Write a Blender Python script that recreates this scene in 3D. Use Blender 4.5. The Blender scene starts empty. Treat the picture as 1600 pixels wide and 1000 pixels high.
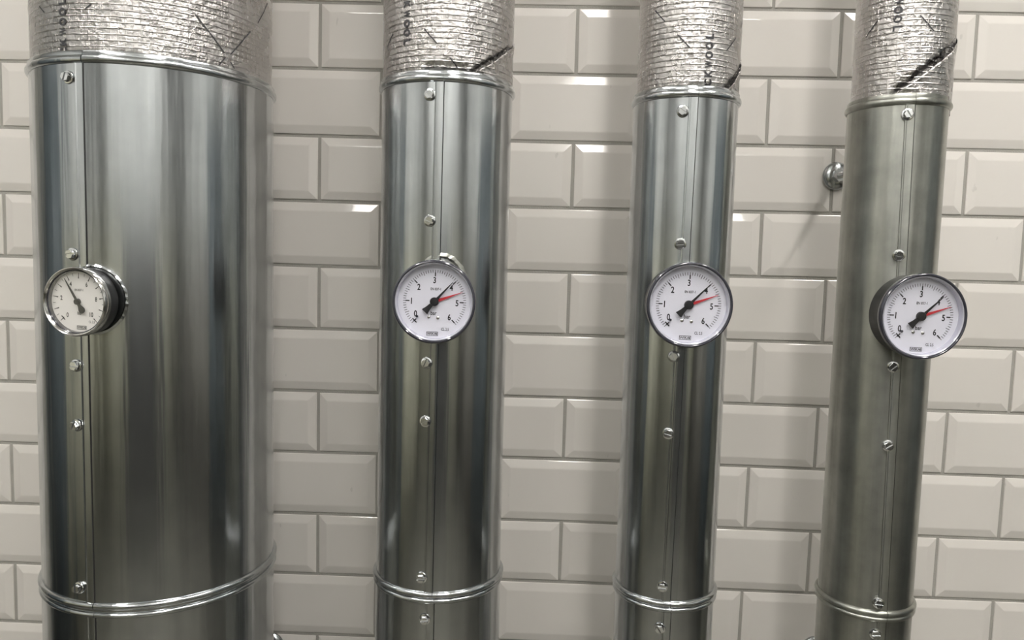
import bpy, bmesh, math, random
from mathutils import Vector, Matrix

# ------------------------------------------------------------------ camera, world, exposure
scene = bpy.context.scene
col = scene.collection
PI = math.pi
RAD = math.radians
random.seed(7)

CAM_LOC = Vector((0.344171, -1.198002, -0.391649))
YAW, PITCH, ROLL = -0.0230660, 0.0836005, 0.0265482
FOCAL_PX = 1165.0
fwd = Vector((math.sin(YAW) * math.cos(PITCH), math.cos(YAW) * math.cos(PITCH), -math.sin(PITCH)))
right0 = Vector((math.cos(YAW), -math.sin(YAW), 0))
up0 = right0.cross(fwd)
right = right0 * math.cos(ROLL) + up0 * math.sin(ROLL)
up = -right0 * math.sin(ROLL) + up0 * math.cos(ROLL)
cam_data = bpy.data.cameras.new('camera')
cam_data.sensor_fit = 'HORIZONTAL'
cam_data.sensor_width = 36.0
cam_data.lens = FOCAL_PX / 1600.0 * 36.0
cam_data.clip_start = 0.02
cam = bpy.data.objects.new('camera', cam_data)
col.objects.link(cam)
m = Matrix((right, up, -fwd)).transposed().to_4x4()
m.translation = CAM_LOC
cam.matrix_world = m
scene.camera = cam

world = bpy.data.worlds.new('world')
scene.world = world
world.use_nodes = True
world.node_tree.nodes['Background'].inputs[0].default_value = (0.9, 0.93, 1.0, 1)
world.node_tree.nodes['Background'].inputs[1].default_value = 0.02

scene.view_settings.view_transform = 'Standard'
scene.view_settings.look = 'None'
scene.view_settings.gamma = 1.0
scene.view_settings.use_curve_mapping = False
scene.view_settings.exposure = 0.0

LAMP_STRENGTH = 40.0
# ceiling luminaires: (x, y centre, length, crosswise): left and right run from the tiled wall; middle and rear ones are added as fill
LUMINAIRES = [(-0.95, -1.45, 1.05, 0), (1.62, -1.15, 1.05, 0), (0.62, -1.75, 1.75, 0), (-0.75, -3.05, 0.9, 1), (1.25, -3.05, 0.9, 1)]

X0, X1 = -2.1, 2.9            # room shell
Y_REAR = -3.7
Z_FLOOR, Z_CEIL = -1.86, 1.42

# ------------------------------------------------------------------ materials
def new_mat(name):
    mt = bpy.data.materials.new(name)
    mt.use_nodes = True
    nt = mt.node_tree
    return mt, nt, nt.nodes, nt.links, nt.nodes['Principled BSDF']

def set_in(b, **kw):
    names = {'color': 'Base Color', 'rough': 'Roughness', 'metal': 'Metallic', 'spec': 'Specular IOR Level',
             'coat': 'Coat Weight', 'coat_rough': 'Coat Roughness', 'ior': 'IOR', 'aniso': 'Anisotropic'}
    for k, v in kw.items():
        if k == 'color':
            v = (v[0], v[1], v[2], 1)
        b.inputs[names[k]].default_value = v

def coords(nodes, links, scale=(1, 1, 1)):
    tc = nodes.new('ShaderNodeTexCoord')
    mp = nodes.new('ShaderNodeMapping')
    mp.inputs['Scale'].default_value = scale
    links.new(tc.outputs['Object'], mp.inputs['Vector'])
    return mp.outputs['Vector']

def noise(nodes, links, vec, scale, detail=3.0, rough=0.5):
    n = nodes.new('ShaderNodeTexNoise')
    n.inputs['Scale'].default_value = scale
    n.inputs['Detail'].default_value = detail
    n.inputs['Roughness'].default_value = rough
    links.new(vec, n.inputs['Vector'])
    return n.outputs['Fac']

def remap(nodes, links, fac, a, b, lo=0.3, hi=0.7):
    r = nodes.new('ShaderNodeMapRange')
    r.inputs['From Min'].default_value = lo
    r.inputs['From Max'].default_value = hi
    r.inputs['To Min'].default_value = a
    r.inputs['To Max'].default_value = b
    links.new(fac, r.inputs['Value'])
    return r.outputs['Result']

def mixcol(nodes, links, fac, a, b):
    r = nodes.new('ShaderNodeMix')
    r.data_type = 'RGBA'
    links.new(fac, r.inputs['Factor'])
    for i, c in ((6, a), (7, b)):
        if hasattr(c, 'links'):
            links.new(c, r.inputs[i])
        else:
            r.inputs[i].default_value = (c[0], c[1], c[2], 1)
    return r.outputs[2]

def bump(nodes, links, bsdf, height, dist, strength=1.0, prev=None):
    bn = nodes.new('ShaderNodeBump')
    bn.inputs['Distance'].default_value = dist
    bn.inputs['Strength'].default_value = strength
    links.new(height, bn.inputs['Height'])
    if prev is not None:
        links.new(prev, bn.inputs['Normal'])
    links.new(bn.outputs['Normal'], bsdf.inputs['Normal'])
    return bn.outputs['Normal']

def plain(name, color, rough=0.5, metal=0.0, **kw):
    mt, nt, nodes, links, b = new_mat(name)
    set_in(b, color=color, rough=rough, metal=metal, **kw)
    v = coords(nodes, links)
    f = noise(nodes, links, v, 35, 4)
    links.new(remap(nodes, links, f, max(rough - 0.05, 0.02), rough + 0.06), b.inputs['Roughness'])
    return mt

def mat_tile():
    mt, nt, nodes, links, b = new_mat('white_glazed_tile')
    info = nodes.new('ShaderNodeObjectInfo')
    v = coords(nodes, links)
    c = mixcol(nodes, links, info.outputs['Random'], (0.715, 0.680, 0.640), (0.755, 0.720, 0.680))
    # small grey scuffs
    va = nodes.new('ShaderNodeVectorMath'); va.operation = 'MULTIPLY_ADD'
    va.inputs[1].default_value = (17.0, 0.0, 23.0)
    links.new(info.outputs['Location'], va.inputs[0])
    links.new(coords(nodes, links, (1, 1, 0.45)), va.inputs[2])
    n1 = noise(nodes, links, va.outputs[0], 60, 2)
    sc = remap(nodes, links, n1, 0.0, 0.30, 0.745, 0.775)
    c = mixcol(nodes, links, sc, c, (0.45, 0.43, 0.40))
    links.new(c, b.inputs['Base Color'])
    set_in(b, rough=0.10, spec=0.5)
    n2 = noise(nodes, links, v, 9, 2)
    bump(nodes, links, b, n2, 0.0016, 0.5)
    return mt

def mat_grout():
    mt, nt, nodes, links, b = new_mat('grey_grout')
    v = coords(nodes, links)
    n = noise(nodes, links, v, 60, 4)
    links.new(mixcol(nodes, links, n, (0.34, 0.327, 0.297), (0.40, 0.385, 0.35)), b.inputs['Base Color'])
    set_in(b, rough=0.85)
    bump(nodes, links, b, noise(nodes, links, v, 500, 2), 0.0006)
    return mt

def mat_galv(name, c0, c1, r0, r1, bump_amt):
    mt, nt, nodes, links, b = new_mat(name)
    v = coords(nodes, links)
    streak = noise(nodes, links, coords(nodes, links, (1, 1, 0.06)), 70, 3, 0.55)
    blotch = noise(nodes, links, v, 26, 4, 0.6)
    add = nodes.new('ShaderNodeMath'); add.operation = 'ADD'
    links.new(streak, add.inputs[0]); links.new(blotch, add.inputs[1])
    half = nodes.new('ShaderNodeMath'); half.operation = 'MULTIPLY'; half.inputs[1].default_value = 0.5
    links.new(add.outputs[0], half.inputs[0])
    links.new(mixcol(nodes, links, remap(nodes, links, half.outputs[0], 0, 1, 0.35, 0.65), c0, c1), b.inputs['Base Color'])
    links.new(remap(nodes, links, half.outputs[0], r0, r1, 0.35, 0.65), b.inputs['Roughness'])
    set_in(b, metal=1.0)
    wide = noise(nodes, links, coords(nodes, links, (1, 1, 0.035)), 30, 1.5, 0.45)
    p = bump(nodes, links, b, wide, 0.0020 * bump_amt)
    fine = noise(nodes, links, coords(nodes, links, (1, 1, 0.05)), 85, 2.0, 0.5)
    bump(nodes, links, b, fine, 0.00035 * bump_amt, 1.0, p)
    # rolled sheet: the gloss is smeared along the pipe
    tg = nodes.new('ShaderNodeTangent'); tg.direction_type = 'RADIAL'; tg.axis = 'Z'
    links.new(tg.outputs[0], b.inputs['Tangent'])
    b.inputs['Anisotropic'].default_value = 0.5
    b.inputs['Anisotropic Rotation'].default_value = 0.25
    return mt

def mat_foil():
    mt, nt, nodes, links, b = new_mat('scrim_reinforced_foil')
    set_in(b, color=(0.60, 0.58, 0.57), metal=1.0, rough=0.2)
    uv = nodes.new('ShaderNodeUVMap'); uv.uv_map = 'wrap'
    sep = nodes.new('ShaderNodeSeparateXYZ')
    # wavy displacement of the scrim threads
    obj = coords(nodes, links)
    wob = noise(nodes, links, obj, 70, 2)
    wm = nodes.new('ShaderNodeMath'); wm.operation = 'MULTIPLY_ADD'
    wm.inputs[1].default_value = 0.0022; wm.inputs[2].default_value = -0.0011
    links.new(wob, wm.inputs[0])
    links.new(uv.outputs['UV'], sep.inputs[0])
    def threads(out, pitch, width):
        a = nodes.new('ShaderNodeMath'); a.operation = 'ADD'
        links.new(out, a.inputs[0]); links.new(wm.outputs[0], a.inputs[1])
        pp = nodes.new('ShaderNodeMath'); pp.operation = 'PINGPONG'; pp.inputs[1].default_value = pitch / 2
        links.new(a.outputs[0], pp.inputs[0])
        return remap(nodes, links, pp.outputs[0], 1, 0, 0.0, width)
    h = threads(sep.outputs['Y'], 0.0066, 0.0011)
    w = threads(sep.outputs['X'], 0.0082, 0.0008)
    wl = nodes.new('ShaderNodeMath'); wl.operation = 'MULTIPLY'; wl.inputs[1].default_value = 0.35
    links.new(w, wl.inputs[0])
    mx = nodes.new('ShaderNodeMath'); mx.operation = 'MAXIMUM'
    links.new(h, mx.inputs[0]); links.new(wl.outputs[0], mx.inputs[1])
    crink = noise(nodes, links, coords(nodes, links, (1, 1, 0.8)), 260, 4, 0.62)
    vo = nodes.new('ShaderNodeTexVoronoi'); vo.inputs['Scale'].default_value = 150
    links.new(obj, vo.inputs['Vector'])
    p = bump(nodes, links, b, mx.outputs[0], 0.0007)
    p = bump(nodes, links, b, crink, 0.0012, 1.0, p)
    bump(nodes, links, b, vo.outputs['Distance'], 0.0006, 1.0, p)
    big = noise(nodes, links, obj, 40, 3)
    links.new(remap(nodes, links, big, 0.16, 0.36), b.inputs['Roughness'])
    return mt

def mat_glass():
    mt = bpy.data.materials.new('clear_gauge_window')
    mt.use_nodes = True
    nt = mt.node_tree; nodes = nt.nodes; links = nt.links
    nodes.clear()
    out = nodes.new('ShaderNodeOutputMaterial')
    tr = nodes.new('ShaderNodeBsdfTransparent'); tr.inputs[0].default_value = (0.97, 0.97, 0.985, 1)
    gl = nodes.new('ShaderNodeBsdfGlossy'); gl.inputs['Roughness'].default_value = 0.03
    fr = nodes.new('ShaderNodeFresnel'); fr.inputs['IOR'].default_value = 1.45
    mx = nodes.new('ShaderNodeMixShader')
    links.new(fr.outputs[0], mx.inputs[0]); links.new(tr.outputs[0], mx.inputs[1]); links.new(gl.outputs[0], mx.inputs[2])
    links.new(mx.outputs[0], out.inputs[0])
    return mt

def mat_emit(name, color, strength):
    mt, nt, nodes, links, b = new_mat(name)
    set_in(b, color=(0.9, 0.9, 0.9), rough=0.5)
    b.inputs['Emission Color'].default_value = (*color, 1)
    b.inputs['Emission Strength'].default_value = strength
    return mt

def mat_paint(name, c0, c1, rough):
    mt, nt, nodes, links, b = new_mat(name)
    n = noise(nodes, links, coords(nodes, links), 3.5, 4)
    links.new(mixcol(nodes, links, n, c0, c1), b.inputs['Base Color'])
    set_in(b, rough=rough)
    return mt

M = {}
M['tile'] = mat_tile()
M['grout'] = mat_grout()
M["galv"] = mat_galv('galvanised_sheet_steel', (0.47, 0.49, 0.50), (0.57, 0.59, 0.60), 0.20, 0.20, 1.0)
M['galv_dull'] = mat_galv('weathered_galvanised_sheet', (0.29, 0.295, 0.27), (0.45, 0.455, 0.42), 0.36, 0.36, 1.0)
M['zinc'] = plain('bright_zinc_plated_steel', (0.78, 0.79, 0.80), 0.16, 1.0)
M['foil'] = mat_foil()
M['ink'] = plain('grey_black_printing_ink', (0.05, 0.05, 0.055), 0.45)
M['dial_ink'] = plain('black_dial_ink', (0.012, 0.012, 0.014), 0.5)
M['dial'] = plain('white_dial_enamel', (0.72, 0.72, 0.785), 0.4)
M['dial_warm'] = plain('ivory_white_dial_enamel', (0.80, 0.78, 0.74), 0.4)
M['black'] = plain('black_plastic', (0.018, 0.018, 0.019), 0.38)
M['bezel'] = plain('smoky_polished_plastic_rim', (0.045, 0.045, 0.06), 0.10, 0.2, coat=1.0)
M['bezel_inner'] = plain('pale_lilac_window_edge', (0.55, 0.55, 0.63), 0.18, 0.2, coat=0.6)
M['steel'] = plain('polished_stainless_steel', (0.72, 0.71, 0.69), 0.13, 1.0)
M['red'] = plain('red_lacquer', (0.52, 0.035, 0.045), 0.4)
M['glass'] = mat_glass()
M['wall'] = mat_paint('off_white_wall_paint', (0.57, 0.58, 0.57), (0.62, 0.63, 0.62), 0.7)
M['dado'] = mat_paint('dark_olive_grey_dado_paint', (0.48, 0.465, 0.36), (0.54, 0.525, 0.41), 0.5)
M['ceil'] = mat_paint('white_ceiling_paint', (0.76, 0.76, 0.75), (0.80, 0.80, 0.79), 0.8)
M['floor'] = mat_paint('dark_grey_floor_coating', (0.20, 0.195, 0.165), (0.25, 0.24, 0.205), 0.5)
M['added_door'] = mat_paint('blue_grey_added_door_paint', (0.105, 0.13, 0.145), (0.125, 0.15, 0.165), 0.4)
M['cabinet'] = mat_paint('charcoal_added_cabinet_paint', (0.022, 0.022, 0.021), (0.03, 0.03, 0.028), 0.45)
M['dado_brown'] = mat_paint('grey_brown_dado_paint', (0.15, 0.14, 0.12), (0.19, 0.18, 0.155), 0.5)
M['lamp'] = mat_emit('opal_lamp_diffuser', (1.0, 0.97, 0.92), LAMP_STRENGTH)

# ------------------------------------------------------------------ helpers
def link(name, me, mat=None, parent=None, smooth=True):
    o = bpy.data.objects.new(name, me)
    col.objects.link(o)
    if mat is not None and not me.materials:
        me.materials.append(mat)
    if smooth:
        for p in me.polygons:
            p.use_smooth = True
    if parent is not None:
        o.parent = parent
    return o

def mesh_py(name, verts, faces):
    me = bpy.data.meshes.new(name)
    me.from_pydata(verts, [], faces)
    me.update()
    return me

def finish(bm, name, angle=None):
    me = bpy.data.meshes.new(name)
    bmesh.ops.recalc_face_normals(bm, faces=bm.faces)
    if angle is not None:
        for e in bm.edges:
            if len(e.link_faces) == 2 and e.calc_face_angle(0) > angle:
                e.smooth = False
    bm.to_mesh(me)
    bm.free()
    return me

def tag(o, label, cat, group=None):
    o['label'] = label
    o['category'] = cat
    if group:
        o['group'] = group
    return o

def thing(name, loc, label, cat, group=None):
    o = bpy.data.objects.new(name, None)
    o.empty_display_size = 0.02
    col.objects.link(o)
    o.location = loc
    return tag(o, label, cat, group)

def box_bm(bm, x0, x1, y0, y1, z0, z1):
    vs = [bm.verts.new(p) for p in ((x0, y0, z0), (x1, y0, z0), (x1, y1, z0), (x0, y1, z0),
                                    (x0, y0, z1), (x1, y0, z1), (x1, y1, z1), (x0, y1, z1))]
    for f in ((0, 3, 2, 1), (4, 5, 6, 7), (0, 1, 5, 4), (1, 2, 6, 5), (2, 3, 7, 6), (3, 0, 4, 7)):
        bm.faces.new([vs[i] for i in f])

def box(name, b, mat, parent=None, bevel=0.0):
    bm = bmesh.new()
    box_bm(bm, *b)
    if bevel:
        bmesh.ops.bevel(bm, geom=bm.edges[:], offset=bevel, segments=2, affect='EDGES', profile=0.7)
    return link(name, finish(bm, name, RAD(40)), mat, parent)

def structure(o):
    o['kind'] = 'structure'
    return o

def lathe_y(profile, n=72, cap_first=False, cap_last=False):
    """profile of (radius, y): a body of revolution about the local Y axis (gauges face -Y)"""
    bm = bmesh.new()
    rings = []
    for r, y in profile:
        rings.append([bm.verts.new((r * math.cos(2 * PI * i / n), y, r * math.sin(2 * PI * i / n))) for i in range(n)])
    for a, b in zip(rings, rings[1:]):
        for i in range(n):
            j = (i + 1) % n
            bm.faces.new((a[i], a[j], b[j], b[i]))
    if cap_first:
        bm.faces.new(rings[0])
    if cap_last:
        bm.faces.new(rings[-1])
    return bm

TEXT_CACHE = {}
def text_geo(s, bold=0.0):
    """flat lettering: vertices scaled so capital height is 1, centred on x, baseline centre at 0"""
    key = (s, bold)
    if key in TEXT_CACHE:
        return TEXT_CACHE[key]
    cu = bpy.data.curves.new('lettering', 'FONT')
    cu.body = s
    cu.align_x = 'LEFT'
    cu.offset = bold
    cu.resolution_u = 4
    o = bpy.data.objects.new('lettering', cu)
    col.objects.link(o)
    dg = bpy.context.evaluated_depsgraph_get()
    me = bpy.data.meshes.new_from_object(o.evaluated_get(dg))
    vs = [tuple(v.co) for v in me.vertices]
    fs = [tuple(p.vertices) for p in me.polygons]
    bpy.data.objects.remove(o)
    bpy.data.curves.remove(cu)
    bpy.data.meshes.remove(me)
    x0 = min(v[0] for v in vs); x1 = max(v[0] for v in vs)
    y0 = min(v[1] for v in vs); y1 = max(v[1] for v in vs)
    w = x1 - x0
    hgt = 0.69 if s.lower() == s and not s.isdigit() else (y1 - y0)
    vs = [((v[0] - (x0 + x1) / 2) / hgt, (v[1] - (y0 + y1) / 2) / hgt) for v in vs]
    TEXT_CACHE[key] = (vs, fs, w / hgt)
    return TEXT_CACHE[key]

# ------------------------------------------------------------------ room shell
TW, TH = 0.203, 0.103
bm = bmesh.new(); box_bm(bm, X0, X1, -0.0016, 0.12, Z_FLOOR, Z_CEIL)
wall_back = structure(link('wall_back', finish(bm, 'wall_back'), M['grout'], smooth=False))
structure(box('wall_left', (X0 - 0.12, X0, Y_REAR, 0.12, Z_FLOOR, Z_CEIL), M['wall']))
structure(box('wall_right', (X1, X1 + 0.12, Y_REAR, 0.12, Z_FLOOR, Z_CEIL), M['wall']))
structure(box('wall_rear', (X0 - 0.12, X1 + 0.12, Y_REAR - 0.12, Y_REAR, Z_FLOOR, Z_CEIL), M['wall']))
structure(box('floor', (X0 - 0.12, X1 + 0.12, Y_REAR - 0.12, 0.12, Z_FLOOR - 0.1, Z_FLOOR), M['floor']))
structure(box('ceiling', (X0 - 0.12, X1 + 0.12, Y_REAR - 0.12, 0.12, Z_CEIL, Z_CEIL + 0.1), M['ceil']))
# added, unseen: painted dado, two doors and a cabinet for the bare metal to mirror
DADO = -0.36
structure(box('trim_1', (X0, X1, Y_REAR, Y_REAR + 0.012, Z_FLOOR, DADO), M['dado']))
structure(box('trim_2', (X0, X0 + 0.012, Y_REAR + 0.012, -1.12, Z_FLOOR, DADO), M['dado']))
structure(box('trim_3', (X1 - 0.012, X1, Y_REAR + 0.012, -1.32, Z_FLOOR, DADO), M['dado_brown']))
for nm, xa, xb, ya, yb in (('added_door_1', X0, X0 + 0.05, -1.10, -0.16), ('added_door_2', X1 - 0.05, X1, -1.30, -0.16)):  # unseen doors, added to mirror as dark bands near the pipe edges
    d = structure(box(nm, (xa, xb, ya, yb, Z_FLOOR, 0.26), M['added_door']))
    s_ = 1 if xa == X0 else -1
    xi = X0 + 0.05 if s_ > 0 else X1 - 0.05
    box('door_handle', (min(xi, xi + s_ * 0.05), max(xi, xi + s_ * 0.05), ya + 0.06, ya + 0.18, -0.83, -0.80), M['steel'], d, 0.008)
cab = thing('added_cabinet', (0.42, Y_REAR + 0.22, Z_FLOOR), 'dark grey floor-standing cabinet added unseen behind the camera for the pipes to mirror', 'cabinet')  # added out of view so the lower jackets mirror something dark
box('body', (-0.85, 0.85, -0.19, 0.19, 0.08, 1.52), M['cabinet'], cab, 0.008)
box('plinth', (-0.82, 0.82, -0.17, 0.17, 0.0, 0.08), M['black'], cab)
for sx in (-1, 1):
    dr_ = box('cabinet_door', (min(sx * 0.01, sx * 0.83), max(sx * 0.01, sx * 0.83), 0.19, 0.212, 0.10, 1.50), M['cabinet'], cab, 0.004)
    box('handle', (min(sx * 0.05, sx * 0.08), max(sx * 0.05, sx * 0.08), 0.212, 0.235, 0.75, 0.92), M['black'], dr_, 0.004)

# ---- glazed bevelled wall tiles, each one its own piece
def tile_mesh():
    bm = bmesh.new()
    hx, hz, ins = 0.1000, 0.0500, 0.0135
    def ring(ax, az, y):
        return [bm.verts.new(p) for p in ((-ax, y, -az), (ax, y, -az), (ax, y, az), (-ax, y, az))]
    r0 = ring(hx, hz, 0.002)
    r1 = ring(hx, hz, -0.0030)
    r2 = ring(hx - ins, hz - ins, -0.0060)
    for a, b in ((r0, r1), (r1, r2)):
        for i in range(4):
            j = (i + 1) % 4
            bm.faces.new((a[i], a[j], b[j], b[i]))
    bm.faces.new(r2)
    bm.edges.ensure_lookup_table()
    lip = [e for e in bm.edges if all(abs(v.co.y + 0.0030) < 1e-6 for v in e.verts)]
    top = [e for e in bm.edges if all(abs(v.co.y + 0.0060) < 1e-6 for v in e.verts)]
    bmesh.ops.bevel(bm, geom=lip, offset=0.0012, segments=2, affect='EDGES', profile=0.6)
    top = [e for e in bm.edges if all(abs(v.co.y + 0.0060) < 1e-6 for v in e.verts)]
    bmesh.ops.bevel(bm, geom=top, offset=0.0011, segments=2, affect='EDGES', profile=0.5)
    return finish(bm, 'tile', RAD(30))

def lerp_table(t, x):
    if x <= t[0][0]:
        return t[0][1]
    for (a, va), (b, vb) in zip(t, t[1:]):
        if x <= b:
            return va + (vb - va) * (x - a) / (b - a)
    return t[-1][1]

# the tiler's unevenness: offsets of upright joints and of the courses (mm), as measured
JOINT_DX = {-2.5: -2.0, 0.0: 3.5, 2.0: 0.3, 3.5: -3.7, 4.0: 0.6, 5.0: 2.9, 5.5: -1.2}
COURSE_DZ = {-2.5: [1.3, 1.3, 0.9, 0, 1, 0.8, 0.8, 0.4, 0.5, 0.6, 2.0], 0.0: [-2.1, -0.4, -1.7, -1.1, -1.9, -0.6, 0.3, 1.6, 1.0, 0.8, -0.8],
             2.0: [-2.1, -1.7, -2.8, -2.8, -1.4, 1.6, 2.3, 4.0, 2.6, 3.2, 2.0], 3.75: [0.7, 0.5, -0.6, -0.6, 0, 0.2, 0.7, 1.3, 0.6, -1.2, -1.0],
             5.2: [-0.3, 2.5, -0.3, 0.4, 1.2, -0.2, -0.8, -1.2, -2.3, -1.8, -1.5]}
def joint_x(u):
    return u * TW + JOINT_DX.get(round(u * 2) / 2, 0.0) * 0.001
def course_z(u, k):
    kk = min(max(k, 0), 10)
    t = [(uu, COURSE_DZ[uu][kk]) for uu in sorted(COURSE_DZ)]
    return -k * TH + lerp_table(t, u) * 0.001
tm = tile_mesh()
tm.materials.append(M['tile'])
for p in tm.polygons:
    p.use_smooth = False      # crisp ground bevels
first_row, last_row = -2, 13
rt = random.Random(3)
for row in range(first_row, last_row):
    off = 0.0 if row % 2 == 0 else 0.5
    for c in range(-5, 9):
        u0 = c + off
        xa, xb = joint_x(u0), joint_x(u0 + 1)
        um = u0 + 0.5
        zt0, zt1 = course_z(u0, row), course_z(u0 + 1, row)
        zb0, zb1 = course_z(u0, row + 1), course_z(u0 + 1, row + 1)
        cx, cz = (xa + xb) / 2, (zt0 + zt1 + zb0 + zb1) / 4
        hgt = (zt0 + zt1 - zb0 - zb1) / 2 - 0.0050
        wid = xb - xa - 0.0050
        o = bpy.data.objects.new('tile', tm)
        col.objects.link(o)
        o.parent = wall_back
        o.location = (cx, rt.uniform(-0.0003, 0.0003), cz)
        o.scale = (wid / 0.200, 1, hgt / 0.100)
        slope = math.atan2((zt1 + zb1 - zt0 - zb0) / 2, xb - xa)
        o.rotation_euler = (rt.uniform(-0.0022, 0.0022), -slope + rt.uniform(-0.0006, 0.0006), rt.uniform(-0.0022, 0.0022))

# ------------------------------------------------------------------ ceiling luminaires
for i, (lx, ly, ln, cross) in enumerate(LUMINAIRES):
    t = thing('ceiling_luminaire', (lx, ly, Z_CEIL), 'long white opal ceiling luminaire ' + ('left of the pipes', 'right of the pipes', 'added overhead in the middle to brighten the gaps between the pipes', 'added along the rear wall for the metal to mirror, left one', 'added along the rear wall for the metal to mirror, right one')[i],
              'ceiling light', 'ceiling luminaires')
    t.rotation_euler.z = PI / 2 * cross
    box('housing', (-0.09, 0.09, -ln / 2, ln / 2, -0.045, 0.0), M['ceil'], t, 0.006)
    box('diffuser', (-0.075, 0.075, -ln / 2 + 0.015, ln / 2 - 0.015, -0.085, -0.045), M['lamp'], t, 0.012)

# ------------------------------------------------------------------ pipes
class Pipe:
    pass
PIPES = []
def add_pipe(x, r, word, galv, seam, seam_low, foil_dr, foil_dx, screws, low_screws, seed):
    p = Pipe()
    p.x, p.y, p.r, p.word, p.galv = x, -0.215, r, word, galv
    p.seam, p.seam_low = seam, seam_low
    p.foil_r, p.foil_dx = r + foil_dr, foil_dx
    p.screws, p.low_screws, p.seed = screws, low_screws, seed
    PIPES.append(p)
add_pipe(-0.1480, 0.1432, 'widest', 'galv', (-5.4, -5.2), (-5.0, -5.0), -0.0025, 0.000,
         [(-12.97, -0.2035), (-12.71, -0.4010), (-12.0, -0.5294), (-12.37, -0.5996), (-13.38, -0.7961)], [(-13.0, -1.02)], 11)
add_pipe(0.2304, 0.0841, 'second widest', 'galv', (3.6, 1.6), (3.2, 3.0), -0.0015, 0.0005,
         [(-7.6, -0.2021), (-5.82, -0.3504), (-6.47, -0.5225), (-6.72, -0.5947), (-7.75, -0.7931)], [(-4.33, -0.8467)], 22)
add_pipe(0.5370, 0.0655, 'second from the right', 'galv', (1.6, -3.6), (-2.4, -2.4), -0.0022, 0.0014,
         [(-13.45, -0.2111), (-9.95, -0.3696), (-11.34, -0.5081), (-13.8, -0.6048), (-12.63, -0.8020)], [(-13.39, -0.8570)], 33)
add_pipe(0.8061, 0.0582, 'rightmost', 'galv_dull', (-6.5, 2.0), (2.0, 2.0), -0.0012, 0.0024,
         [(-13.82, -0.2077), (-12.93, -0.3765), (-10.72, -0.5138), (-10.31, -0.6129), (-8.70, -0.8163)], [(-9.92, -0.8571)], 44)

# heights of the top bead and of the two beads at the joint, pipe by pipe
for p, (a_, b_, c_) in zip(PIPES, ((-0.1835, -0.8164, -0.8274), (-0.1825, -0.8153, -0.8232), (-0.1900, -0.8245, -0.8322), (-0.1915, -0.8305, -0.8378))):
    p.tz, p.jup, p.jlow = a_, b_, c_

def cyl_pt(r, deg, z):
    a = RAD(deg)
    return (r * math.sin(a), -r * math.cos(a), z)

def wobble(seed, r):
    """shallow out-of-roundness of hand-rolled sheet, as a function of angle (deg) and height"""
    rr = random.Random(seed)
    terms = []
    for k in (3, 5, 8, 11, 15, 20, 26):
        ks = max(2, int(k * r / 0.085))
        amp = rr.uniform(0.006, 0.017) * r / ks
        terms.append((ks, amp, rr.uniform(0, 2 * PI), rr.uniform(-1.6, 1.6), rr.uniform(2, 6), rr.uniform(0, 6)))
    def f(deg, z):
        a = RAD(deg)
        s = 0
        for k, amp, ph, tw, zs, zp in terms:
            s += amp * (0.75 + 0.25 * math.sin(zs * z * 3 + zp)) * math.sin(k * a + ph + tw * z)
        return s
    return f

def shell(name, p, z0, z1, wob, parent, zbase, nphi=None, nz=36):
    nphi = nphi or int(360 * p.r / 0.0841 * 0.8 + 120)
    verts, faces = [], []
    for j in range(nz + 1):
        z = z0 + (z1 - z0) * j / nz
        edge = min(1.0, min(abs(z - z0), abs(z1 - z)) / 0.03)
        for i in range(nphi):
            deg = 360.0 * i / nphi
            r = p.r + wob(deg, z) * (0.35 + 0.65 * edge)
            verts.append(cyl_pt(r, deg, z - zbase))
    for j in range(nz):
        for i in range(nphi):
            k = (i + 1) % nphi
            faces.append((j * nphi + i, j * nphi + k, (j + 1) * nphi + k, (j + 1) * nphi + i))
    me = mesh_py(name, verts, faces)
    return link(name, me, M[p.galv], parent)

def ring_bead(name, p, profile, seam_deg, parent, zbase, gap_mm=1.0):
    """rolled bead: open round profile of (dr, dz) swept round the pipe with a gap at the lap"""
    n = 160
    g = math.degrees(gap_mm * 0.001 / p.r)
    verts, faces = [], []
    m_ = len(profile)
    for i in range(n + 1):
        deg = seam_deg + g / 2 + (360 - g) * i / n
        # a touch of handling damage next to the gap
        for dr, z in profile:
            verts.append(cyl_pt(p.r + dr, deg, z - zbase))
    for i in range(n):
        for k in range(m_ - 1):
            faces.append((i * m_ + k, (i + 1) * m_ + k, (i + 1) * m_ + k + 1, i * m_ + k + 1))
    faces.append(tuple(range(m_)))
    faces.append(tuple(n * m_ + k for k in reversed(range(m_))))
    bm = bmesh.new()
    bm.from_mesh(mesh_py(name, verts, faces))
    return link(name, finish(bm, name, RAD(50)), M[p.galv], parent)

def half_round(zc, h, out, base=-0.001, n=9):
    pts = [(base, zc - h)]
    for i in range(n + 1):
        a = -PI / 2 + PI * i / n
        pts.append((max(0.0, out * math.cos(a)), zc + h * math.sin(a)))
    pts.append((base, zc + h))
    return pts

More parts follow.
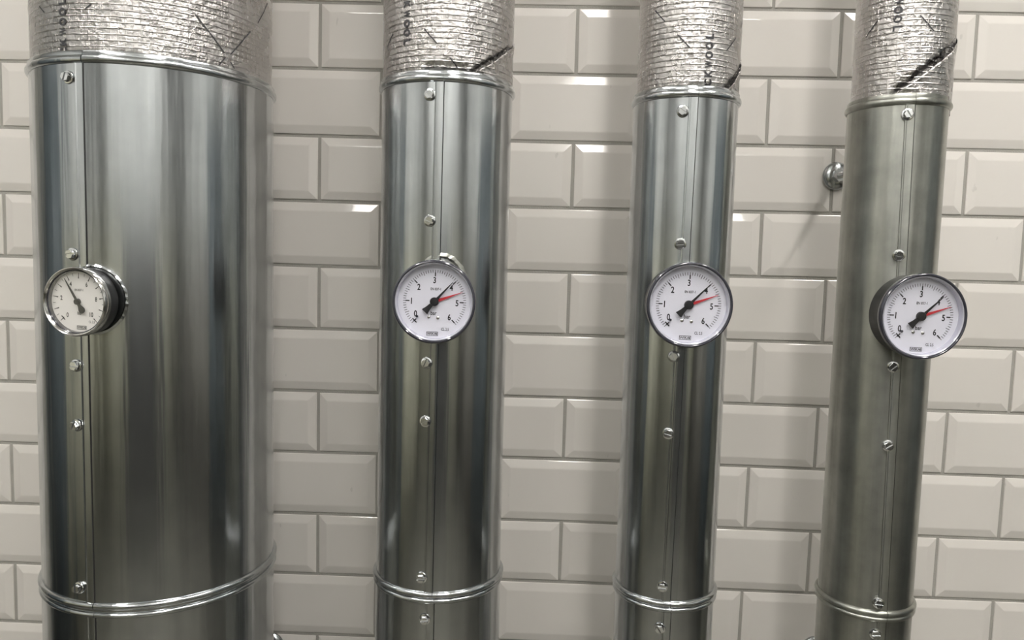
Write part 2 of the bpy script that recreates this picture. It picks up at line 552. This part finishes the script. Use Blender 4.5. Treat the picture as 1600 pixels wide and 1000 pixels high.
def lap_seam(p, z0, z1, degs, parent, zbase, width=0.0095, t=0.0013, skip=None):
    """standing lap of the sheet: a narrow curved strip with a folded outer edge"""
    prof = [(-width - 0.0012, -0.0006), (-width - 0.0006, t * 0.9), (-width + 0.0006, t * 1.05), (-width + 0.0016, t * 0.55),
            (-width * 0.6, t * 0.75), (-width * 0.25, t * 0.95), (-0.0004, t), (0.0, t * 0.7), (0.0, -0.0008)]
    n = 28
    verts, faces = [], []
    m_ = len(prof)
    for j in range(n + 1):
        s = j / n
        z = z0 + (z1 - z0) * s
        deg = degs[1] + (degs[0] - degs[1]) * s
        for dx, dr in prof:
            verts.append(cyl_pt(p.r + dr + 0.0003, deg + math.degrees(dx / p.r), z - zbase))
    for j in range(n):
        for k in range(m_ - 1):
            faces.append((j * m_ + k, j * m_ + k + 1, (j + 1) * m_ + k + 1, (j + 1) * m_ + k))
    faces.append(tuple(range(m_)))
    faces.append(tuple(n * m_ + k for k in reversed(range(m_))))
    bm = bmesh.new()
    bm.from_mesh(mesh_py('lap_seam', verts, faces))
    o = link('lap_seam', finish(bm, 'lap_seam', RAD(35)), M[p.galv], parent)
    # black strip standing in for the shadow of the gap beside the folded edge
    verts, faces = [], []
    for j in range(n + 1):
        s = j / n
        z = z0 + (z1 - z0) * s
        deg = degs[1] + (degs[0] - degs[1]) * s
        for dx, dr in ((0.0, -0.0004), (0.0, 0.0005), (0.0008, 0.0004), (0.0009, -0.0004)):
            verts.append(cyl_pt(p.r + dr + 0.0003, deg + math.degrees(dx / p.r), z - zbase))
    for j in range(n):
        for k in range(3):
            faces.append((j * 4 + k, j * 4 + k + 1, (j + 1) * 4 + k + 1, (j + 1) * 4 + k))
    s_ = link('lap_shadow', mesh_py('lap_shadow', verts, faces), M['black'], o)
    return o

def screw_mesh():
    """hexagon washer-head sheet-metal screw with a driver slot, axis along -Y, seat at y=0"""
    bm = lathe_y([(0.0024, 0.002), (0.0024, 0.0), (0.0056, -0.0004), (0.0060, -0.0009), (0.0057, -0.0014), (0.0044, -0.0017)], 24)
    # hexagon with bevelled crown and slot: build as two half prisms leaving a slot
    s = 0.00075
    R = 0.0044
    for sgn in (-1, 1):
        pts = []
        hexp = [(R * math.cos(PI / 3 * k), R * math.sin(PI / 3 * k)) for k in range(6)]
        # clip hexagon to z*sgn > s
        out = []
        for k in range(6):
            a, b = hexp[k], hexp[(k + 1) % 6]
            ia, ib = a[1] * sgn > s, b[1] * sgn > s
            if ia:
                out.append(a)
            if ia != ib:
                tt = (sgn * s - a[1]) / (b[1] - a[1])
                out.append((a[0] + tt * (b[0] - a[0]), sgn * s))
        lo = [bm.verts.new((q[0], -0.0012, q[1])) for q in out]
        mi = [bm.verts.new((q[0], -0.0046, q[1])) for q in out]
        cx = sum(q[0] for q in out) / len(out); cz = sum(q[1] for q in out) / len(out)
        hi = [bm.verts.new((q[0] + (cx - q[0]) * 0.13, -0.0053, q[1] + (cz - q[1]) * 0.13)) for q in out]
        n = len(out)
        for a, b in ((lo, mi), (mi, hi)):
            for k in range(n):
                j = (k + 1) % n
                bm.faces.new((a[k], a[j], b[j], b[k]))
        bm.faces.new(hi)
    box_bm(bm, -0.0042, 0.0042, -0.0032, -0.0012, -0.0012, 0.0012)
    return finish(bm, 'screw', RAD(25))
SCREW = screw_mesh()
SCREW.materials.append(M['zinc'])
for q in SCREW.polygons:
    q.use_smooth = True
rs = random.Random(5)
def put_screw(p, deg, z, parent, zbase):
    o = bpy.data.objects.new('screw', SCREW)
    col.objects.link(o)
    o.parent = parent
    o.location = cyl_pt(p.r + 0.0002, deg, z - zbase)
    o.rotation_mode = 'XYZ'
    o.scale = (1.22, 1.22, 1.22)
    spin = Matrix.Rotation(rs.uniform(0, PI), 4, 'Y')
    lean = Matrix.Rotation(RAD(rs.uniform(-5, 5)), 4, 'X')
    face = Matrix.Rotation(RAD(deg + rs.uniform(-4, 4)), 4, 'Z')
    o.rotation_euler = (face @ lean @ spin).to_euler('XYZ')
    return o

WHO = ['with the small black-cased gauge', 'second from the left', 'second from the right', 'farthest right']
UP_LABEL = ['widest shiny galvanised jacket, carrying the small black-cased gauge',
            'second widest galvanised jacket with a ragged cut-out above its gauge',
            'narrow shiny galvanised jacket, third pipe from the left',
            'narrow dull greenish galvanised jacket on the rightmost pipe']
LOW_LABEL = ['lower galvanised section under the joint ring of the widest pipe',
             'lower galvanised section below the joint ring, second pipe from the left',
             'lower galvanised section below the joint ring, third pipe from the left',
             'lower dull galvanised section below the joint ring of the rightmost pipe']
for k, p in enumerate(PIPES):
    wob = wobble(p.seed, p.r)
    # upper cladding section
    zb = p.jup - 0.004
    t = thing('pipe_jacket', (p.x, p.y, zb), UP_LABEL[k], 'pipe jacket', 'galvanised pipe jackets')
    shell('sheet', p, zb, p.tz + 0.007, wob, t, zb)
    ring_bead('rolled_bead', p, half_round(p.tz, 0.0046, 0.0036) , p.seam[0], t, zb, 1.4 if k == 0 else 0.5)
    ring_bead('top_edge', p, [(-0.0015, p.tz + 0.004), (0.0008, p.tz + 0.0042), (0.0010, p.tz + 0.0085), (0.0002, p.tz + 0.0095), (-0.0015, p.tz + 0.0095)], p.seam[0], t, zb, 1.4 if k == 0 else 0.5)
    ring_bead('joint_bead', p, half_round(p.jup, 0.0042, 0.0042), p.seam[1], t, zb, 1.2 if k == 0 else 0.6)
    lap_seam(p, p.jup + 0.004, p.tz - 0.0045, p.seam, t, zb)
    for deg, z in p.screws:
        put_screw(p, deg, z, t, zb)
    p.top = t
    # lower cladding section, down to the floor
    zb = Z_FLOOR
    t = thing('lower_pipe_jacket', (p.x, p.y, zb), LOW_LABEL[k], 'pipe jacket', 'lower jacket sections')
    wob2 = wobble(p.seed + 100, p.r)
    shell('sheet', p, Z_FLOOR, p.jup - 0.0042, wob2, t, zb, nz=40)
    ring_bead('joint_bead', p, half_round(p.jlow, 0.0034, 0.0034), p.seam_low[0], t, zb, 0.6)
    lap_seam(p, Z_FLOOR + 0.01, p.jlow - 0.003, p.seam_low, t, zb)
    for deg, z in p.low_screws:
        put_screw(p, deg, z, t, zb)

# ------------------------------------------------------------------ foil-faced insulation above the jackets
def foil_noise(seed):
    rr = random.Random(seed)
    terms = [(rr.randint(3, 60), rr.uniform(20, 420) * rr.choice((-1, 1)), rr.uniform(0, 6.3), rr.uniform(0.25, 1)) for _ in range(26)]
    def f(deg, z):
        a = RAD(deg)
        return sum(w * math.sin(k * a + q * z + ph) for k, q, ph, w in terms) / 8.0
    return f

FLAP = [None, (20.0, 88.0, -0.118), (30.0, 84.0, -0.134), (-38.0, 80.0, -0.097)]
# where the foil is tucked in behind the rim: (from deg, to deg, depth, height)
TUCK = [[(-14, -2, 0.004, 0.008), (8, 20, 0.004, 0.008), (30, 60, 0.002, 0.007)], [(-48, -22, 0.0035, 0.010), (-16, 24, 0.006, 0.018)],
        [(-50, -16, 0.006, 0.007), (-10, 28, 0.004, 0.011)], [(-70, -38, 0.003, 0.008)]]
def smooth_step(a, b, x):
    t = max(0.0, min(1.0, (x - a) / (b - a)))
    return t * t * (3 - 2 * t)
def foil_r(p, fn, deg, z):
    pinch = 0.0
    k = PIPES.index(p)
    rough = fn(deg * 2.3, z * 2.1) * 0.35 + 0.8
    for a, b, dep, h in TUCK[k]:
        w = smooth_step(a - 2, a + 4, deg) * (1 - smooth_step(b - 4, b + 2, deg))
        pinch += dep * w * (1 - smooth_step(p.tz + h * 0.55 * rough, p.tz + h * 1.25 * rough + 0.003, z))
    if FLAP[k]:
        a0, a1, z1 = FLAP[k]
        if a0 - 6 < deg < a1:
            s = (deg - a0) / (a1 - a0)
            ze = p.tz + 0.002 + (z1 - p.tz - 0.002) * s
            w = smooth_step(-0.05, 0.12, s) * (1 - smooth_step(0.62, 0.85, s))
            reach = (0.014 if k == 3 else 0.008) * rough
            pinch += (0.0075 if k == 3 else 0.0055) * w * (1 - smooth_step(ze + reach * 0.35, ze + reach * 1.2, z))
    tilt = max(0.0, min(1.0, (z - p.tz) / 0.10))
    return p.foil_r + 0.0008 * tilt + fn(deg, z) * 0.0004 - pinch

def wrap_polys(p, fn, verts, faces, dr):
    out = []
    for deg, z in verts:
        out.append(cyl_pt(foil_r(p, fn, deg, z) + dr, deg, z - p.tz))
    return out, faces

TEXT = [(-16.3, -0.1203, 'up'), (-30.6, -0.1387, 'down'), (10.6, -0.1226, 'up'), (-33.3, -0.1049, 'down')]
DASH = [[(42.8, -0.1215, 57.3, -0.1571), (74.0, -0.1204, 60.6, -0.1567), (57.7, -0.1621, 54.2, -0.1730), (60.6, -0.1657, 62.9, -0.1720), (91.9, -0.072, 80.2, -0.1058),
         (-32.9, -0.1202, -28.5, -0.1289), (-1.6, -0.1235, -4.4, -0.1297)],
        [(-13.9, -0.126, -3.3, -0.1425), (-47.7, -0.1248, -60.0, -0.1401), (7.4, -0.1583, 14.4, -0.1694), (60.0, -0.1581, 49.6, -0.1727)],
        [(-52.2, -0.0866, -38.6, -0.1026), (-24.0, -0.1199, -10.4, -0.1365), (47.5, -0.1179, 32.5, -0.1362), (65.7, -0.0921, 61.1, -0.1027)],
        [(-9.6, -0.0921, 6.9, -0.1097), (-56.2, -0.0913, -72.0, -0.1073), (24.6, -0.1267, 38.8, -0.1403)]]
# torn overlap flap: (lower start deg, upper end deg, upper end z)
FOIL_LABEL = ['crinkled foil insulation above the widest galvanised jacket', 'foil insulation with a diagonal flap, second pipe from the left',
              'foil insulation with upward black lettering, third pipe from the left', 'foil insulation with a large torn diagonal flap, rightmost pipe']
for k, p in enumerate(PIPES):
    fn = foil_noise(p.seed + 7)
    t = thing('foil_insulation', (p.x + p.foil_dx, p.y, p.tz), FOIL_LABEL[k], 'pipe insulation', 'foil insulation wraps')
    n = int(2 * PI * p.r / 0.0026)
    zs = [p.tz - 0.01 + 0.0028 * j for j in range(85)]
    z = zs[-1]
    while z < Z_CEIL - 0.03:
        z += 0.03
        zs.append(min(z, Z_CEIL))
    if zs[-1] < Z_CEIL:
        zs.append(Z_CEIL)
    verts, faces, uvs = [], [], []
    for z in zs:
        for i in range(n + 1):
            deg = -180 + 360 * i / n
            d2 = -180 if i == n else deg
            verts.append(cyl_pt(foil_r(p, fn, d2, z), deg, z - p.tz))
            uvs.append((RAD(deg) * p.r + 1.0, z + 3.0))
    for j in range(len(zs) - 1):
        for i in range(n):
            a = j * (n + 1) + i
            faces.append((a, a + 1, a + n + 2, a + n + 1))
    me = mesh_py('foil_wrap', verts, faces)
    ul = me.uv_layers.new(name='wrap')
    for lp in me.loops:
        ul.data[lp.index].uv = uvs[lp.vertex_index]
    link('foil_wrap', me, M['foil'], t)
    # lettering reading along the pipe
    deg0, zL, way = TEXT[k]
    word = 'ROCKWOOL'
    step, cap = 0.0108, 0.0098
    verts, faces = [], []
    for i, ch in enumerate(word):
        vs, fs, w = text_geo(ch, 0.045)
        idx = len(word) - 1 - i            # steps from the final L
        zc = zL + (idx * step if way == 'down' else -idx * step)
        base = len(verts)
        sx = min(1.15, 0.88 / w) if ch != 'L' else 1.0
        for x, y in vs:
            a, b = x * cap * sx, y * cap
            if way == 'down':       # rotated clockwise: letter right -> down, letter up -> right
                q = (deg0 + math.degrees(b / p.r), zc - a)
            else:                   # rotated counter-clockwise: letter right -> up, letter up -> left
                q = (deg0 - math.degrees(b / p.r), zc + a)
            verts.append(q)
        faces += [tuple(base + v for v in f) for f in fs]
    pv, pf = wrap_polys(p, fn, verts, faces, 0.0007)
    link('printed_lettering', mesh_py('printed_lettering', pv, pf), M['ink'], t, smooth=False)
    for a0, z0, a1, z1 in DASH[k]:
        verts, faces = [], []
        dx, dz = RAD(a1 - a0) * p.r, z1 - z0
        ln = math.hypot(dx, dz)
        nx, nz_ = -dz / ln, dx / ln
        for i in range(13):
            s = i / 12
            for sgn in (-1, 1):
                hw = 0.0007 * sgn
                verts.append((a0 + (a1 - a0) * s + math.degrees(nx * hw / p.r), z0 + dz * s + nz_ * hw))
        faces = [(2 * i, 2 * i + 1, 2 * i + 3, 2 * i + 2) for i in range(12)]
        pv, pf = wrap_polys(p, fn, verts, faces, 0.0006)
        link('printed_dash', mesh_py('printed_dash', pv, pf), M['ink'], t, smooth=False)
    # torn flap of the foil overlap
    if FLAP[k]:
        a0, a1, z1 = FLAP[k]
        nu, nv = 40, 12
        verts, faces, uvs = [], [], []
        zl = p.tz + 0.002
        for layer in (0, 1):
            for i in range(nu + 1):
                s = i / nu
                deg = a0 + (a1 - a0) * s
                ztop = zl + (z1 - zl) * s + 0.0009 * math.sin(11 * s + k) * (s * (1 - s) * 4)
                for j in range(nv + 1):
                    v = j / nv
                    z = zl + (ztop - zl) * v
                    # the torn edge curls away from the pipe
                    curl = 0.0004 + 0.0024 * max(0.0, v - 0.35) ** 2 / 0.42 * min(1, 6 * s) * (1 - 0.5 * s) + 0.0005 * math.sin(37 * s + 9 * v)
                    verts.append(cyl_pt(p.foil_r + fn(deg, z) * 0.0004 + curl - 0.0004 * layer, deg, z - p.tz))
                    uvs.append((RAD(deg) * p.r + 1.003, z + 3.002))
        nn = (nu + 1) * (nv + 1)
        for layer in (0, 1):
            for i in range(nu):
                for j in range(nv):
                    a = layer * nn + i * (nv + 1) + j
                    faces.append((a, a + nv + 1, a + nv + 2, a + 1))
        for i in range(nu):
            a = i * (nv + 1) + nv
            faces.append((a, a + nv + 1, nn + a + nv + 1, nn + a))
        me = mesh_py('torn_flap', verts, faces)
        ul = me.uv_layers.new(name='wrap')
        for lp in me.loops:
            ul.data[lp.index].uv = uvs[lp.vertex_index]
        link('torn_flap', me, M['foil'], t)

# ------------------------------------------------------------------ ragged cut-outs round the gauges
def cutout_lip(p, gx, gz, a_out, a_in, b_out, b_in, parent, seed, mat, dr=0.0016, jag=0.0016):
    """raised torn rim of the hole cut into the jacket: an uneven ring bent to the pipe"""
    rr = random.Random(seed)
    n = 64
    verts, faces = [], []
    zb = parent.location.z
    for i in range(n):
        a = 2 * PI * i / n
        j1, j2 = rr.uniform(-jag, jag), rr.uniform(-jag, jag)
        for q, (ax, bz) in enumerate(((a_out + j1, b_out + j1), ((a_out * 0.4 + a_in * 0.6), (b_out * 0.4 + b_in * 0.6)), (a_in + j2, b_in + j2))):
            x = gx - p.x + ax * math.cos(a)
            z = gz + bz * math.sin(a)
            deg = math.degrees(math.asin(max(-0.999, min(0.999, x / p.r))))
            verts.append(cyl_pt(p.r + (0.0003, dr + rr.uniform(0, 0.0012), 0.0002)[q], deg, z - zb))
    for i in range(n):
        j = (i + 1) % n
        for q in range(2):
            faces.append((i * 3 + q, j * 3 + q, j * 3 + q + 1, i * 3 + q + 1))
    return link('cutout_lip', mesh_py('cutout_lip', verts, faces), mat, parent, smooth=False)

# ------------------------------------------------------------------ pressure gauges
def polar_quad(bm, ang, r0, r1, w0, w1, y):
    """radial bar at angle ang (deg, counter-clockwise from +x) in the dial plane"""
    a = RAD(ang)
    ux, uz = math.cos(a), math.sin(a)
    px, pz = -uz, ux
    vs = [bm.verts.new((ux * r + px * w, y, uz * r + pz * w)) for r, w in ((r0, -w0), (r1, -w1), (r1, w1), (r0, w0))]
    bm.faces.new(vs)

def put_text(bm, s, x, z, h, y, sx=0.8, bold=0.01, rot=0):
    vs, fs, w = text_geo(s, bold)
    c, sn = math.cos(rot), math.sin(rot)
    nv = []
    for a, b in vs:
        a, b = a * h * sx, b * h
        nv.append(bm.verts.new((x + a * c - b * sn, y, z + a * sn + b * c)))
    for f in fs:
        try:
            bm.faces.new([nv[i] for i in f])
        except ValueError:
            pass

def frame_rect(bm, x, z, w, h, t, y):
    for x0, x1, z0, z1 in ((x - w / 2, x + w / 2, z + h / 2 - t, z + h / 2), (x - w / 2, x + w / 2, z - h / 2, z - h / 2 + t),
                           (x - w / 2, x - w / 2 + t, z - h / 2 + t, z + h / 2 - t), (x + w / 2 - t, x + w / 2, z - h / 2 + t, z + h / 2 - t)):
        bm.faces.new([bm.verts.new(q) for q in ((x0, y, z0), (x1, y, z0), (x1, y, z1), (x0, y, z1))])

def flat_part(bm, name, mat, parent):
    me = bpy.data.meshes.new(name)
    bm.to_mesh(me)
    bm.free()
    return link(name, me, mat, parent, smooth=False)

def hand(name, parent, mat, ang, outline, y0, y1):
    """a flat hand of real thickness; outline of (along, half width) from tail to tip"""
    a = RAD(ang)
    ux, uz = math.cos(a), math.sin(a)
    px, pz = -uz, ux
    bm = bmesh.new()
    loop = [(l, w) for l, w in outline] + [(l, -w) for l, w in reversed(outline)]
    fr = [bm.verts.new((ux * l + px * w, y0, uz * l + pz * w)) for l, w in loop]
    bk = [bm.verts.new((ux * l + px * w, y1, uz * l + pz * w)) for l, w in loop]
    n = len(loop)
    m_ = len(outline)
    for i in range(m_ - 1):
        j = n - 1 - i
        bm.faces.new((fr[i], fr[i + 1], fr[j - 1], fr[j]))
        bm.faces.new((bk[j], bk[j - 1], bk[i + 1], bk[i]))
    for i in range(n):
        j = (i + 1) % n
        bm.faces.new((fr[i], bk[i], bk[j], fr[j]))
    return link(name, finish(bm, name, RAD(30)), mat, parent, smooth=False)

def gauge_large(loc, R, depth, needle, red, turn, label, tilt=(0, 0)):
    t = thing('pressure_gauge', loc, label, 'pressure gauge', 'pressure gauges')
    t.rotation_euler = (tilt[0], turn, tilt[1])
    # case (front rim plane is y = 0, body runs back to the jacket)
    prof = [(0.012, depth + 0.0002), (0.012, depth - 0.002), (R * 0.60, depth - 0.002), (R * 0.90, depth - 0.006), (R * 0.945, depth - 0.010), (R * 0.955, 0.016), (R * 0.975, 0.013), (R * 0.985, 0.006)]
    link('case', finish(lathe_y(prof, 96, cap_first=True), 'case', RAD(40)), M['black'], t)
    prof = [(R * 0.985, 0.0075), (R * 0.998, 0.006), (R, 0.003), (R * 0.992, 0.0006), (R * 0.972, -0.0010), (R * 0.945, -0.0012), (R * 0.932, -0.0004), (R * 0.925, 0.0012)]
    link('window_rim', finish(lathe_y(prof, 96), 'window_rim', RAD(60)), M['bezel'], t)
    prof = [(R * 0.926, 0.0008), (R * 0.912, 0.0002), (R * 0.897, 0.0006), (R * 0.887, 0.0022), (R * 0.876, 0.0088)]
    link('inner_rim', finish(lathe_y(prof, 96), 'inner_rim', RAD(60)), M['bezel_inner'], t)
    link('dial', finish(lathe_y([(R * 0.885, 0.0090), (R * 0.885, 0.0085), (0.0005, 0.0085)], 96, cap_first=True, cap_last=True), 'dial', RAD(30)), M['dial'], t)
    link('window', finish(lathe_y([(R * 0.90, 0.0016), (0.0002, 0.0016)], 64, cap_last=True), 'window', None), M['glass'], t)
    y = 0.0083
    bm = bmesh.new()
    for i in range(61):
        a = 225 - 4.5 * i
        half = i % 5 == 0
        polar_quad(bm, a, R * (0.655 if half else 0.685), R * 0.755, R * 0.0058, R * 0.0058, y)
        if i % 10 == 0:
            polar_quad(bm, a, R * 0.60, R * 0.695, R * 0.0135, R * 0.0135, y - 0.0001)
    # zero cross bar
    a = RAD(225)
    cx, cz = 0.66 * R * math.cos(a), 0.66 * R * math.sin(a)
    ux, uz = math.cos(a + PI / 2), math.sin(a + PI / 2)
    w = R * 0.013
    vs = []
    for s1, s2 in ((-1, -1), (1, -1), (1, 1), (-1, 1)):
        vs.append(bm.verts.new((cx + s1 * ux * R * 0.07 + s2 * uz * w, y - 0.0002, cz + s1 * uz * R * 0.07 - s2 * ux * w)))
    bm.faces.new(vs)
    flat_part(bm, 'scale_print', M['dial_ink'], t)
    bm = bmesh.new()
    rad = [0.540, 0.555, 0.51, 0.51, 0.52, 0.536, 0.512]
    adj = [-11, 0.5, 4, 1.5, -3.5, -2, 0]
    for v in range(7):
        a = RAD(225 - 45 * v + adj[v])
        put_text(bm, str(v), R * rad[v] * math.cos(a), R * rad[v] * math.sin(a), R * 0.15, y, 0.78, 0.024)
    put_text(bm, 'EN 837-1', R * 0.02, R * 0.30, R * 0.062, y, 0.80, 0.014)
    put_text(bm, 'bar', R * -0.015, R * -0.275, R * 0.092, y, 0.85, 0.016)
    put_text(bm, 'CL 2.5', R * 0.27, R * -0.655, R * 0.068, y, 0.74, 0.014)
    put_text(bm, 'WIKA', R * -0.045, R * -0.772, R * 0.058, y, 1.08, 0.018)
    polar = R * 0.105
    frame_rect(bm, R * -0.035, R * -0.772, R * 0.275, R * 0.098, R * 0.011, y)
    bm.faces.new([bm.verts.new(q) for q in ((R * 0.062, y, R * -0.80), (R * 0.080, y, R * -0.80), (R * 0.080, y, R * -0.744), (R * 0.062, y, R * -0.744))])
    flat_part(bm, 'dial_print', M['dial_ink'], t)
    # rivets of the dial and the zero stop pin
    for x, z in ((-0.13, -0.375), (0.09, -0.39)):
        rv = link('rivet', finish(lathe_y([(R * 0.040, 0.0085), (R * 0.040, 0.0078), (R * 0.028, 0.0072), (R * 0.010, 0.0071)], 20, cap_last=True), 'rivet', RAD(40)), M['steel'], t)
        rv.location = (R * x, 0, R * z)
    sp = link('stop_pin', finish(lathe_y([(R * 0.030, 0.0085), (R * 0.030, 0.0060), (R * 0.020, 0.0055)], 20, cap_last=True), 'stop_pin', RAD(40)), M['bezel'], t)
    sp.location = (R * -0.405, 0, R * -0.365)
    hand('limit_hand', t, M['red'], red, [(R * -0.02, R * 0.040), (R * 0.15, R * 0.034), (R * 0.45, R * 0.017), (R * 0.715, R * 0.004)], 0.0066, 0.0071)
    hand('pointer', t, M['black'], needle,
         [(R * -0.335, R * 0.080), (R * -0.325, R * 0.088), (R * -0.22, R * 0.060), (R * -0.10, R * 0.045), (R * 0.0, R * 0.042), (R * 0.10, R * 0.030), (R * 0.45, R * 0.016), (R * 0.655, R * 0.006)], 0.0048, 0.0054)
    link('pointer_hub', finish(lathe_y([(R * 0.105, 0.0072), (R * 0.105, 0.0042), (R * 0.095, 0.0034), (R * 0.03, 0.0032)], 40, cap_last=True), 'pointer_hub', RAD(40)), M['black'], t)
    return t

def gauge_small(loc, R, depth, needle, turn, label, yaw):
    t = thing('pressure_gauge', loc, label, 'pressure gauge', 'pressure gauges')
    t.rotation_euler = (0, turn, yaw)
    prof = [(0.010, depth + 0.0002), (0.010, depth - 0.001), (R * 0.90, depth - 0.001), (R * 0.955, depth - 0.004), (R * 0.965, 0.012), (R * 0.975, 0.009)]
    link('case', finish(lathe_y(prof, 96, cap_first=True), 'case', RAD(40)), M['black'], t)
    prof = [(R * 0.955, 0.011), (R * 0.985, 0.010), (R, 0.008), (R, 0.003), (R * 0.985, 0.0006), (R * 0.955, -0.0006), (R * 0.925, 0.0002), (R * 0.905, 0.0022), (R * 0.895, 0.0060)]
    link('bezel', finish(lathe_y(prof, 96), 'bezel', RAD(60)), M['steel'], t)
    prof = [(R * 0.900, 0.0030), (R * 0.885, 0.0026), (R * 0.872, 0.0036), (R * 0.862, 0.0080)]
    link('inner_rim', finish(lathe_y(prof, 96), 'inner_rim', RAD(60)), M['bezel'], t)
    link('dial', finish(lathe_y([(R * 0.875, 0.0085), (R * 0.875, 0.0080), (0.0005, 0.0080)], 96, cap_first=True, cap_last=True), 'dial', RAD(30)), M['dial_warm'], t)
    link('window', finish(lathe_y([(R * 0.895, 0.0032), (0.0002, 0.0032)], 64, cap_last=True), 'window', None), M['glass'], t)
    y = 0.0078
    bm = bmesh.new()
    for i in range(21):
        a = 225 - 13.5 * i
        if i % 2 == 0:
            polar_quad(bm, a, R * 0.66, R * 0.72, R * 0.0175, R * 0.012, y)
            polar_quad(bm, a, R * 0.71, R * 0.82, R * 0.012, R * 0.006, y)
        else:
            polar_quad(bm, a, R * 0.735, R * 0.82, R * 0.006, R * 0.006, y)
    a = RAD(225)
    cx, cz = 0.69 * R * math.cos(a), 0.69 * R * math.sin(a)
    ux, uz = math.cos(a + PI / 2), math.sin(a + PI / 2)
    w = R * 0.016
    vs = []
    for s1, s2 in ((-1, -1), (1, -1), (1, 1), (-1, 1)):
        vs.append(bm.verts.new((cx + s1 * ux * R * 0.08 + s2 * uz * w, y - 0.0002, cz + s1 * uz * R * 0.08 - s2 * ux * w)))
    bm.faces.new(vs)
    flat_part(bm, 'scale_print', M['dial_ink'], t)
    bm = bmesh.new()
    for v in range(0, 11, 2):
        a = RAD(225 - 27 * v + (3 if v == 0 else 0) + (3 if v == 10 else 0))
        rr = 0.555 if v not in (0, 10) else 0.535
        put_text(bm, str(v), R * rr * math.cos(a), R * rr * math.sin(a), R * 0.135, y, 0.76, 0.024)
    put_text(bm, 'EN 837-1', R * 0.01, R * 0.33, R * 0.068, y, 0.80, 0.014)
    put_text(bm, 'bar', R * 0.03, R * -0.33, R * 0.09, y, 0.85, 0.016)
    put_text(bm, 'CL 2.5', R * 0.41, R * -0.57, R * 0.070, y, 0.75, 0.014)
    put_text(bm, 'WIKA', R * 0.08, R * -0.745, R * 0.062, y, 1.12, 0.018)
    frame_rect(bm, R * 0.09, R * -0.745, R * 0.305, R * 0.110, R * 0.013, y)
    bm.faces.new([bm.verts.new(q) for q in ((R * 0.200, y, R * -0.776), (R * 0.220, y, R * -0.776), (R * 0.220, y, R * -0.714), (R * 0.200, y, R * -0.714))])
    flat_part(bm, 'dial_print', M['dial_ink'], t)
    hand('pointer', t, M['black'], needle,
         [(R * -0.37, R * 0.020), (R * -0.35, R * 0.070), (R * -0.29, R * 0.100), (R * -0.23, R * 0.090), (R * -0.14, R * 0.050), (R * 0.0, R * 0.045), (R * 0.12, R * 0.034), (R * 0.45, R * 0.024), (R * 0.76, R * 0.006)], 0.0050, 0.0056)
    link('pointer_hub', finish(lathe_y([(R * 0.090, 0.0070), (R * 0.090, 0.0044), (R * 0.080, 0.0036), (R * 0.03, 0.0034)], 40, cap_last=True), 'pointer_hub', RAD(40)), M['black'], t)
    return t

TURN = RAD(0.8)
gauge_small((-0.1604, -0.3862, -0.4535), 0.0390, 0.0275, 121.5, TURN, 'small black-cased pressure gauge with steel bezel reading to ten, on the widest pipe', RAD(-7))
gauge_large((0.2338, -0.3441, -0.4450), 0.0487, 0.0445, 48.0, 20.5, TURN, 'white pressure gauge under a ragged jacket cut-out, second from the left')
gauge_large((0.5310, -0.3255, -0.4416), 0.0506, 0.0445, 46.6, 20.6, TURN, 'white pressure gauge with red hand on the third pipe from the left')
gauge_large((0.8046, -0.3182, -0.4478), 0.0510, 0.0445, 44.8, 19.8, TURN, 'rightmost white pressure gauge, overhanging the dull jacket edge')

p1, p2 = PIPES[0], PIPES[1]
cutout_lip(p1, -0.1555, -0.4522, 0.0395, 0.0355, 0.0405, 0.0365, p1.top, 4, M['galv'], 0.0009, 0.0004)
cutout_lip(p2, 0.2360, -0.4330, 0.0340, 0.0265, 0.0455, 0.0380, p2.top, 9, M['galv_dull'], 0.0010, 0.0007)

# ------------------------------------------------------------------ wall fixings of the pipe clamps
def wall_fixing(x, z, length, label):
    t = thing('wall_fixing', (x, -0.0068, z), label, 'wall fixing', 'wall fixings behind the pipes')
    link('escutcheon', finish(lathe_y([(0.0215, 0.0), (0.0218, -0.0012), (0.0205, -0.0035), (0.0165, -0.0062), (0.0120, -0.0078), (0.0050, -0.0082)], 56, cap_first=True, cap_last=True), 'escutcheon', RAD(50)), M['galv'], t)
    bm = bmesh.new()
    for y, r in ((-0.0080, 0.0105), (-0.0150, 0.0105), (-0.0160, 0.0095)):
        pass
    rings = []
    for y, r in ((-0.0078, 0.0105), (-0.0150, 0.0105), (-0.0160, 0.0096)):
        rings.append([bm.verts.new((r * math.cos(PI / 3 * i + 0.3), y, r * math.sin(PI / 3 * i + 0.3))) for i in range(6)])
    for a, b in zip(rings, rings[1:]):
        for i in range(6):
            j = (i + 1) % 6
            bm.faces.new((a[i], a[j], b[j], b[i]))
    bm.faces.new(rings[0]); bm.faces.new(rings[-1])
    link('hex_nut', finish(bm, 'hex_nut', RAD(30)), M['zinc'], t, smooth=False)
    prof = []
    y = -0.0155
    i = 0
    while y > -length:
        prof.append((0.0049 if i % 2 == 0 else 0.0042, y))
        y -= 0.0006
        i += 1
    link('threaded_rod', finish(lathe_y(prof, 20, cap_last=True), 'threaded_rod', RAD(70)), M['zinc'], t)
    return t
wall_fixing(0.8170, -0.2518, 0.157, 'round domed wall fixing with threaded rod, beside the rightmost pipe near its top')
wall_fixing(-0.0730, -1.0490, 0.10, 'round wall fixing peeking out behind the widest pipe at the bottom')
wall_fixing(0.8290, -1.0200, 0.155, 'round wall fixing at the bottom, just left of the rightmost pipe')
